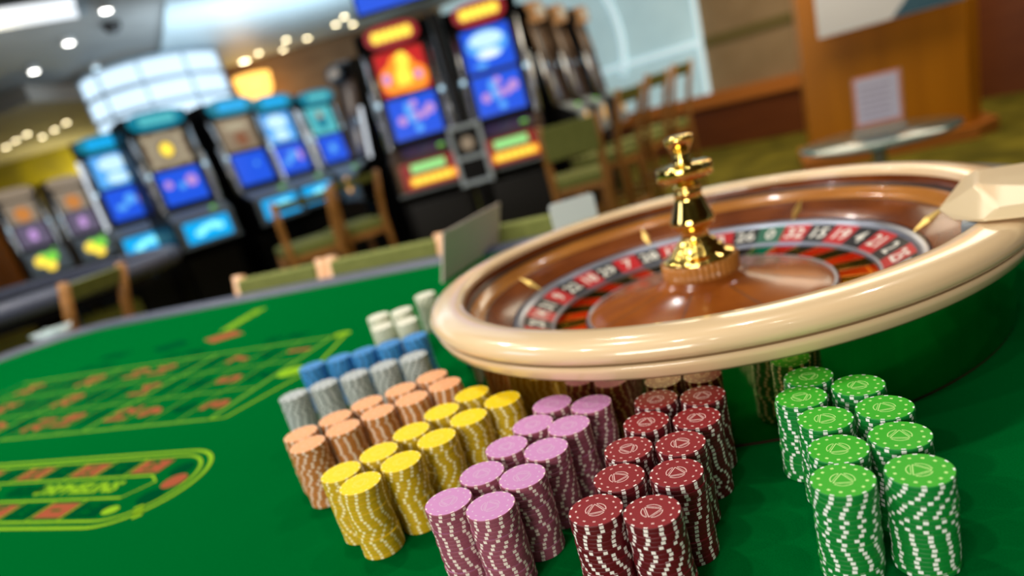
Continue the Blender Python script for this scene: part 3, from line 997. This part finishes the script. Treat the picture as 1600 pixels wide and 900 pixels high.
ly.disc((-0.845, 0.492, Z1), 0.014, YLINE, 12, ry=0.010)
ly.build('printed_layout', table)

# the clear dish on the rail at the far corner
t = thing('glass_ashtray', 'clear glass ashtray on the felt by the rail at the far empty corner', 'ashtray', (-1.66, 2.60, TZ + 0.0005))
b = MB()
b.lathe([(0, 0.004), (0.045, 0.004), (0.062, 0.035), (0.070, 0.035), (0.060, 0.0), (0, 0.0)], mat('pale glass', (0.75, 0.9, 0.9), 0.08, trans=0.5), 28)
b.build('dish', t)
for k in range(4):
    b = MB()
    a = PI / 4 + k * PI / 2
    b.box((0.066 * math.cos(a), 0.066 * math.sin(a), 0.036), (0.02, 0.014, 0.006), mat('pale glass', (0, 0, 0)), rz=a, bev=0.002)
    b.build('rest_lug', t)

# two standing cards behind the wheel
for lab, P0, P1, top, th in (('tall beige card standing tilted behind the wheel beside the olive-backed chair', (-0.119, 1.630), (0.044, 1.920), (0.035, 0.0, 0.116), 0.004),
                             ('low white card with rounded corners standing behind the wheel', (0.180, 1.650), (0.294, 1.662), (0.0, 0.0, 0.108), 0.004)):
    dx, dy = P1[0] - P0[0], P1[1] - P0[1]
    l = math.hypot(dx, dy)
    an = math.atan2(dy, dx)
    t = thing('standing_card', lab, 'card', (P0[0], P0[1], TZ), an, None)
    tv = Matrix.Rotation(-an, 3, 'Z') @ Vector(top)
    b = MB()
    r = 0.08
    outl = [(0, 0), (1, 0)] + [(1 - r + r * math.cos(a), 1 - r + r * math.sin(a)) for a in [PI / 2 * i / 4 for i in range(5)]] + [(r + r * math.cos(a), 1 - r + r * math.sin(a)) for a in [PI / 2 + PI / 2 * i / 4 for i in range(5)]]
    if 'beige' in lab:
        outl = [(0, 0), (1, 0), (1, 1), (0, 1)]
    A = [b.bm.verts.new(Vector((x * l, -th / 2, 0)) + tv * z) for x, z in outl]
    B = [b.bm.verts.new(Vector((x * l, th / 2, 0)) + tv * z) for x, z in outl]
    b.bm.faces.new(A)
    b.bm.faces.new(list(reversed(B)))
    for i in range(len(outl)):
        j = (i + 1) % len(outl)
        b.bm.faces.new((A[i], B[i], B[j], A[j]))
    b._tag(0, CARDB if 'beige' in lab else CARD)
    b.build('card_face', t)
    b = MB()
    b.hull([(l * 0.3, 0.002, 0), (l * 0.7, 0.002, 0), (l * 0.3, 0.05, 0), (l * 0.7, 0.05, 0), (l * 0.3 + tv.x * .5, 0.004 + tv.y * .5, tv.z * 0.5), (l * 0.7 + tv.x * .5, 0.004 + tv.y * .5, tv.z * 0.5)], PLEX)
    b.build('card_support', t)

# ================================================================== roulette wheel
WX, WY = 0.27208, 0.86420
wheel = thing('roulette_wheel', 'roulette wheel with a cream lacquered rim, wooden bowl and brass turret', 'roulette wheel', (WX, WY, TZ + 0.0004))
NL = 160
b = MB()
b.lathe([(0.0, 0.0), (0.3355, 0.0), (0.3355, 0.0035)], DARKLINE, NL, smooth=False)
b.lathe([(0.3355, 0.0035), (0.3365, 0.0035)], DRUM, NL, smooth=False)
b.lathe([(0.3365, 0.0035), (0.3365, 0.088)], DRUM, NL)
b.build('drum', wheel)
b = MB()
b.lathe([(0.334, 0.088), (0.351, 0.086), (0.3555, 0.090), (0.3585, 0.097), (0.3600, 0.1010), (0.3580, 0.1035), (0.3470, 0.1040), (0.3470, 0.1060), (0.3602, 0.1066), (0.3637, 0.1115), (0.3637, 0.1165), (0.3605, 0.1222), (0.3550, 0.1255), (0.3460, 0.1272), (0.3300, 0.1277), (0.3200, 0.1268), (0.3170, 0.1245), (0.3165, 0.1160)], CREAM, NL, mats=[CREAM] * 5 + [mat('rim groove seam shade', (0.30, 0.19, 0.09), 0.5)] * 3 + [CREAM] * 10)  # groove seam browner than the rim, with its shade painted in
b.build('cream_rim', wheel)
b = MB()
prof = [(0.3165, 0.118), (0.3165, 0.107), (0.3130, 0.106), (0.3130, 0.103), (0.3110, 0.101), (0.3060, 0.0935), (0.2960, 0.0895), (0.2930, 0.0895), (0.2620, 0.0700)]
b.lathe(prof, WOOD, NL, mats=[WOOD, DARKLINE, DARKLINE, TRACKW, TRACKW, TRACKW, DARKLINE, WOOD])
b.build('ball_track', wheel)
# brass ball stops
for k in range(7):
    a = math.radians(-13.5 + 51.43 * k)
    r0 = 0.277
    z0 = 0.0895 - (0.293 - r0) / (0.293 - 0.262) * 0.0195
    b = MB()
    L_, Wd = (0.024, 0.006)
    slope = math.atan2(0.0195, 0.031)
    M = Matrix.Translation((r0 * math.cos(a), r0 * math.sin(a), z0 + 0.0005)) @ Matrix.Rotation(a, 4, 'Z') @ Matrix.Rotation(-slope, 4, 'Y')
    n0 = len(b.bm.faces)
    vs = [b.bm.verts.new(M @ Vector(p)) for p in ((-L_, 0, 0), (0, Wd, 0), (L_, 0, 0), (0, -Wd, 0), (0, 0, 0.005))]
    for i in range(4):
        b.bm.faces.new((vs[i], vs[(i + 1) % 4], vs[4]))
    bmesh.ops.recalc_face_normals(b.bm, faces=b.bm.faces)
    b._tag(0, mat('brass ball stop', (0.95, 0.66, 0.2), 0.35, metal=0.8))
    b.build('ball_stop', wheel)

# rotor: silver ring, numbered tiles, pockets, cone
b = MB()
b.lathe([(0.262, 0.066), (0.2610, 0.0695), (0.2560, 0.0700), (0.2490, 0.0660), (0.2475, 0.0640)], SILVER, NL)
b.lathe([(0.2120, 0.0475), (0.2105, 0.0490), (0.2080, 0.0470), (0.2075, 0.0440)], SILVER, NL)
b.lathe([(0.1640, 0.0410), (0.1620, 0.0455), (0.1590, 0.0455), (0.1575, 0.0430)], SILVER, NL)
b.build('silver_rings', wheel)
Z0A = math.radians(43.6)
ZR = lambda r: 0.0475 + (r - 0.212) / (0.2475 - 0.212) * 0.0165
tiles = MB()
pock = MB()
seps = []
for i, nn in enumerate(SEQ):
    am = Z0A - 2 * PI * i / 37
    h = PI / 37
    mt_ = NUMGREEN if nn == 0 else (NUMRED if nn in REDS else NUMBLACK)
    mp_ = POCKG if nn == 0 else (POCKR if nn in REDS else POCKB)
    for k in range(4):
        a0, a1 = am - h + 2 * h * k / 4, am - h + 2 * h * (k + 1) / 4
        tiles.flat([(r * math.cos(a), r * math.sin(a), ZR(r)) for r, a in ((0.212, a0), (0.2475, a0), (0.2475, a1), (0.212, a1))], mt_)
        for (ra, za), (rb, zb) in (((0.2080, 0.044), (0.2060, 0.034)), ((0.2060, 0.034), (0.166, 0.032)), ((0.166, 0.032), (0.164, 0.041))):
            pock.flat([(ra * math.cos(a0), ra * math.sin(a0), za), (ra * math.cos(a1), ra * math.sin(a1), za), (rb * math.cos(a1), rb * math.sin(a1), zb), (rb * math.cos(a0), rb * math.sin(a0), zb)], mp_)
    slope = math.atan2(0.0165, 0.0355)
    M = Matrix.Translation((0.2298 * math.cos(am), 0.2298 * math.sin(am), ZR(0.2298) + 0.0004)) @ Matrix.Rotation(am - PI / 2, 4, 'Z') @ Matrix.Rotation(slope, 4, 'X')
    tiles.text(str(nn), 0.030, M, NUMWHITE, 0.0006)
    ae = am + h
    seps.append(ae)
tl = tiles.build('number_ring', wheel)
pk = pock.build('pocket_ring', wheel)
b = MB()
b.box((0.1865, 0, 0.0385), (0.0430, 0.0016, 0.0120), GOLD)
sep = b.mesh('brass_separator')
for ae in seps:
    o = bpy.data.objects.new('separator', sep)
    COL.objects.link(o)
    o.parent = pk
    o.rotation_euler.z = ae
b = MB()
b.lathe([(0.1590, 0.0440), (0.1540, 0.0470), (0.1400, 0.0500), (0.1000, 0.0570), (0.0620, 0.0660), (0.0540, 0.0700), (0.0500, 0.0760), (0.0, 0.0765)], CONEW, NL)
cone = b.build('cone', wheel)
for k in range(8):
    b = MB()
    a = math.radians(12 + 45 * k)
    Mx = [(0.150, 0.0481), (0.100, 0.0573), (0.062, 0.0663)]
    for (ra, za), (rb, zb) in zip(Mx, Mx[1:]):
        dx, dy = -math.sin(a) * 0.0007, math.cos(a) * 0.0007
        b.flat([(ra * math.cos(a) + dx, ra * math.sin(a) + dy, za + 0.0002), (rb * math.cos(a) + dx, rb * math.sin(a) + dy, zb + 0.0002), (rb * math.cos(a) - dx, rb * math.sin(a) - dy, zb + 0.0002), (ra * math.cos(a) - dx, ra * math.sin(a) - dy, za + 0.0002)], DARKLINE)
    b.build('inlay_line', cone)
turret = thing('turret', None, None)
turret.parent = wheel
b = MB()
nf = 48
rings = []
for z in (0.072, 0.096):
    rings.append([b.bm.verts.new(((0.0490 + 0.0012 * math.cos(2 * PI * i * 40 / 240)) * math.cos(2 * PI * i / 240), (0.0490 + 0.0012 * math.cos(2 * PI * i * 40 / 240)) * math.sin(2 * PI * i / 240), z)) for i in range(240)])
for i in range(240):
    j = (i + 1) % 240
    f = b.bm.faces.new((rings[0][i], rings[0][j], rings[1][j], rings[1][i]))
    f.smooth = True
b.bm.faces.new(rings[1])
b._tag(0, TRACKW, True)
b.build('fluted_collar', turret)
b = MB()
b.lathe([(0.0475, 0.0955), (0.0475, 0.0985), (0.0450, 0.1015), (0.0385, 0.1035), (0.0340, 0.1060), (0.0335, 0.1090), (0.0300, 0.1125), (0.0270, 0.1140), (0.0262, 0.1170), (0.0240, 0.1200), (0.0190, 0.1225), (0.0175, 0.1260), (0.0175, 0.1330), (0.0195, 0.1360), (0.0250, 0.1385), (0.0290, 0.1440), (0.0285, 0.1480), (0.0262, 0.1540), (0.0225, 0.1640), (0.0190, 0.1740), (0.0165, 0.1800), (0.0180, 0.1815), (0.0180, 0.1850), (0.0155, 0.1870), (0.0170, 0.1895), (0.0170, 0.1920), (0.0140, 0.1945), (0.0130, 0.2020)], GOLD, 64)
b.build('brass_spindle', turret)
b = MB()
b.lathe([(0.0, 0.2020), (0.0335, 0.2020), (0.0350, 0.2030), (0.0350, 0.2165), (0.0340, 0.2180), (0.0, 0.2185)], GOLD, 64)
b.build('brass_disc', turret)
b = MB()
b.lathe([(0.0, 0.2185), (0.0120, 0.2185), (0.0125, 0.2215), (0.0100, 0.2245), (0.0112, 0.2280), (0.0100, 0.2310), (0.0092, 0.2330), (0.0120, 0.2370), (0.0155, 0.2430), (0.0180, 0.2480), (0.0185, 0.2510), (0.0170, 0.2535), (0.0100, 0.2550), (0.0, 0.2550)], GOLD, 48)
b.build('finial', turret)

# cream sensor housing clamped on the rim
hd = thing('rim_sensor_housing', 'cream wedge-ended housing sitting across the wheel rim at the edge of the photo', 'housing', (WX, WY, TZ), math.radians(-38.5))
b = MB()
b.hull([(0.302, 0.094, 0.1385), (0.425, 0.094, 0.1385), (0.425, -0.094, 0.1430), (0.322, -0.096, 0.1400), (0.304, 0.0, 0.1430),
        (0.290, 0.107, 0.1310), (0.268, 0.0, 0.1200), (0.284, -0.05, 0.1200), (0.309, -0.106, 0.1310), (0.425, -0.108, 0.1310), (0.425, 0.106, 0.1310)], mat('cream plastic housing', (0.74, 0.58, 0.34), 0.35, coat=0.3), 0.003)
b.build('housing_shell', hd)
b = MB()
b.box((0.300, -0.078, 0.116), (0.014, 0.018, 0.020), GREYP, bev=0.003)
b.build('grey_sensor', hd)

# ================================================================== casino chips
CH, CR, NCH = 0.00342, 0.0195, 20


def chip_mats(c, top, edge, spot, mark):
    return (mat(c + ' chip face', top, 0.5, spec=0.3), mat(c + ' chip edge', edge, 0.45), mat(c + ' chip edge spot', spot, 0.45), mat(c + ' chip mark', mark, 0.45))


PAL = {  # green to peach: edge darker than face, stack-side shade put into the colour
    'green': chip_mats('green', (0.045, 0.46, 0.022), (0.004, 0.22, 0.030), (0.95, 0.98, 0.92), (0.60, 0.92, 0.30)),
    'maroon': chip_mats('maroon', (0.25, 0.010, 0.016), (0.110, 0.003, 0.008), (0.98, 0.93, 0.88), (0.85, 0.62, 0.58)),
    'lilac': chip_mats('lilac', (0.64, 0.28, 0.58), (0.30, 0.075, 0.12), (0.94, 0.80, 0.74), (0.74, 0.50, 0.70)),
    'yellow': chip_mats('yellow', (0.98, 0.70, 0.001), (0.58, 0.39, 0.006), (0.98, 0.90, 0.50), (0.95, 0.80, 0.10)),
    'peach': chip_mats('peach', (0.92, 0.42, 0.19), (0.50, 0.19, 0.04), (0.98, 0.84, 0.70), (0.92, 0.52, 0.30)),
    'grey': chip_mats('grey', (0.50, 0.53, 0.53), (0.52, 0.57, 0.56), (0.03, 0.06, 0.05), (0.20, 0.27, 0.29)),
    'blue': chip_mats('blue', (0.05, 0.27, 0.66), (0.06, 0.32, 0.72), (0.01, 0.03, 0.07), (0.02, 0.09, 0.24)),
    'white': chip_mats('white', (0.86, 0.84, 0.70), (0.84, 0.84, 0.68), (0.28, 0.36, 0.24), (0.50, 0.50, 0.40)),
}


def chip_bm(mb, colour, M, decal=True):
    face, edge, spot, mark = PAL[colour]
    n = 84
    wid = 0.0060 if colour in ('blue', 'grey') else 0.0018
    prof = [(CR - 0.0025, 0.0), (CR - 0.0006, 0.0), (CR, 0.0005), (CR, CH - 0.0005), (CR - 0.0006, CH), (CR - wid, CH)]
    bm = mb.bm
    rg = [[bm.verts.new(M @ Vector((r * math.cos(2 * PI * i / n), r * math.sin(2 * PI * i / n), z))) for i in range(n)] for r, z in prof]
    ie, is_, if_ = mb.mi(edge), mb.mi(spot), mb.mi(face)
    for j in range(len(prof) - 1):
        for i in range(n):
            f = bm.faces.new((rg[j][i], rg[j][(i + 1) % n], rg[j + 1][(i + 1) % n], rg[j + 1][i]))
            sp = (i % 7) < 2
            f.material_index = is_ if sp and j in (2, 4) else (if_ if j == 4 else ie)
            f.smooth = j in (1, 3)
    f = bm.faces.new(rg[-1])
    f.material_index = if_
    f = bm.faces.new(list(reversed(rg[0])))
    f.material_index = if_
    if decal:
        z = CH + 0.00006
        for k in range(12):
            a = math.radians(4.3 + 30 * k)
            a2 = a + math.radians(15)
            for aa, rr_, w_ in ((a2, 0.0140, 0.0006 if colour != 'green' else 0.0009),):
                c = Vector((rr_ * math.cos(aa), rr_ * math.sin(aa), z))
                e1, e2 = Vector((math.cos(aa), math.sin(aa), 0)), Vector((-math.sin(aa), math.cos(aa), 0))
                vs = [bm.verts.new(M @ (c + e1 * w_ * p + e2 * 0.0010 * q)) for p, q in ((-1, -1), (1, -1), (1, 1), (-1, 1))]
                bm.faces.new(vs).material_index = mb.mi(mark)
        def strip(pts, w, closed=False):
            m0 = len(bm.verts)
            q = MB.__new__(MB)
            q.bm, q.mats = bm, mb.mats
            k0 = len(bm.faces)
            nn_ = len(pts)
            L, R_ = [], []
            for i, p in enumerate(pts):
                a_ = pts[i - 1] if (i > 0 or closed) else p
                b_ = pts[(i + 1) % nn_] if (i < nn_ - 1 or closed) else p
                dx, dy = b_[0] - a_[0], b_[1] - a_[1]
                l_ = math.hypot(dx, dy) or 1
                nx, ny = -dy / l_ * w / 2, dx / l_ * w / 2
                L.append(bm.verts.new(M @ Vector((p[0] + nx, p[1] + ny, z))))
                R_.append(bm.verts.new(M @ Vector((p[0] - nx, p[1] - ny, z))))
            for i in range(nn_ if closed else nn_ - 1):
                j = (i + 1) % nn_
                bm.faces.new((L[i], R_[i], R_[j], L[j])).material_index = mb.mi(mark)
        for k in range(3):
            a0 = math.radians(90 + 120 * k)
            strip([(0.0072 * math.cos(a0 + math.radians(12 + 96 * i / 12)), 0.0072 * math.sin(a0 + math.radians(12 + 96 * i / 12))) for i in range(13)], 0.0006)
            a1 = a0 + math.radians(120)
            strip([(0.0068 * math.cos(a0), 0.0068 * math.sin(a0)), (0.0068 * math.cos(a1), 0.0068 * math.sin(a1))], 0.0006)
            am_ = (a0 + a1) / 2
            ox, oy = 0.0010 * math.cos(am_), 0.0010 * math.sin(am_)
            strip([(0.0060 * math.cos(a0 + .12) + ox, 0.0060 * math.sin(a0 + .12) + oy), (0.0060 * math.cos(a1 - .12) + ox, 0.0060 * math.sin(a1 - .12) + oy)], 0.0004)


mmm = lambda L: [(x / 1000, y / 1000) for x, y in L]
# colour, which row, stack centres from the open end towards the wheel, chips per stack
ROWS = [
    ('green', 'row facing the maroon ones', mmm([(179, 361), (195, 395), (209, 437), (211, 478), (233, 508)]), 20),
    ('green', 'row away from the maroon ones', mmm([(222, 350), (236, 391), (250, 430), (255, 472)]), 20),
    ('maroon', 'row beside the lilac chips', mmm([(26, 404), (51, 436), (67, 473), (92, 509), (111, 545)]), 20),
    ('maroon', 'row facing the green chips', mmm([(61, 384), (90, 422), (106, 460), (130, 492), (148, 528)]), 20),
    ('lilac', 'row beside the yellow chips', mmm([(-80, 471), (-51, 500), (-27, 535), (0, 565), (23, 597)]), 20),
    ('lilac', 'row beside the maroon chips', mmm([(-47, 447), (-19, 477), (5, 511), (30, 542), (57, 573)]), 20),
    ('yellow', 'row beside the peach chips', mmm([(-185, 578), (-150, 599), (-119, 627), (-88, 656), (-54, 682)]), 20),
    ('yellow', 'row beside the lilac chips', mmm([(-162, 544), (-126, 565), (-92, 594), (-60, 621), (-23, 642)]), 20),
    ('peach', 'row beside the grey chips', mmm([(-252, 706), (-215, 725), (-180, 745), (-140, 758), (-102, 773)]), 20),
    ('peach', 'row beside the yellow chips', mmm([(-236, 669), (-200, 688), (-163, 706), (-124, 718), (-85, 733)]), 20),
    ('grey', 'single row', mmm([(-294, 853), (-255, 863), (-213, 867), (-172, 872), (-131, 876)]), 20),
    ('blue', 'single row', mmm([(-292, 969), (-252, 972), (-213, 971), (-174, 970), (-134, 971)]), 20),
    ('white', 'row farther from the blue chips', mmm([(-211, 1170), (-168, 1162), (-128, 1235)]), 20),
    ('white', 'row beside the blue chips', mmm([(-203, 1129), (-159, 1118)]), 17),
]
ORD = ['topmost'] + [w + ' from top' for w in 'second third fourth fifth sixth seventh eighth ninth tenth eleventh twelfth thirteenth fourteenth fifteenth sixteenth seventeenth eighteenth nineteenth'.split()] + ['bottom one']
STK = ['outermost stack', 'second stack', 'third stack', 'fourth stack', 'innermost stack']
# about 300 chips that show largest get an object each (how many from the top of each stack); the rest of the stacks are one object
TOPN = [[19, 2, 2, 2, 1], [20, 3, 2, 3], [13, 3, 2, 2, 1], [12, 20, 2, 2, 1], [17, 2, 1, 1, 1], [16, 20, 11, 3, 1], [1, 1, 1, 1, 2],
        [20, 13, 12, 9, 6], [1, 1, 1, 1, 1], [9, 9, 6, 3, 2], [1, 1, 1, 1, 1], [1, 1, 1, 1, 1], [1, 1, 1], [1, 1]]
rnd = random.Random(7)
protos = {}


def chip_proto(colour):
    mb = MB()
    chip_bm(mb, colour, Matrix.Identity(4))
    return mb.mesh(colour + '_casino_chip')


rest = MB()
count = 0
for ri, (colour, rowname, cs, nst) in enumerate(ROWS):
    if colour not in protos:
        protos[colour] = chip_proto(colour)
    for si, (x, y) in enumerate(cs):
        ang = rnd.uniform(0, 6.28)
        drift = rnd.uniform(-0.05, 0.05)
        nlean = rnd.choice([0, 5, 6, 8])
        lx, ly_ = rnd.uniform(-0.0012, 0.0012), rnd.uniform(-0.0012, 0.0012)
        for lv in range(nst):
            if rnd.random() < 0.3:
                drift = rnd.uniform(-0.11, 0.11)
            ang += drift + rnd.gauss(0, 0.085)
            ox = rnd.uniform(-0.00045, 0.00045) + (lx if lv < nlean else 0)
            oy = rnd.uniform(-0.00045, 0.00045) + (ly_ if lv < nlean else 0)
            top = nst - 1 - lv
            z = TZ + 0.0003 + lv * CH
            if top < TOPN[ri][si]:
                o = bpy.data.objects.new('casino_chip', protos[colour])
                COL.objects.link(o)
                o.location = (x + ox, y + oy, z)
                o.rotation_euler.z = ang
                on = ORD[-1] if lv == 0 else ORD[top]
                lab = colour + ' casino chip, ' + on + ', ' + STK[si] + ', ' + rowname
                tag(o, lab, 'chip', colour + ' casino chips stacked beside the wheel')
                count += 1
            else:
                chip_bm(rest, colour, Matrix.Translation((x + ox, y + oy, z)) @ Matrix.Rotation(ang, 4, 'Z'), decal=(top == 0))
ro = rest.build('casino_chips')
tag(ro, 'the remaining coloured casino chips lower down in the stacks around the wheel', 'chips', kind='stuff')
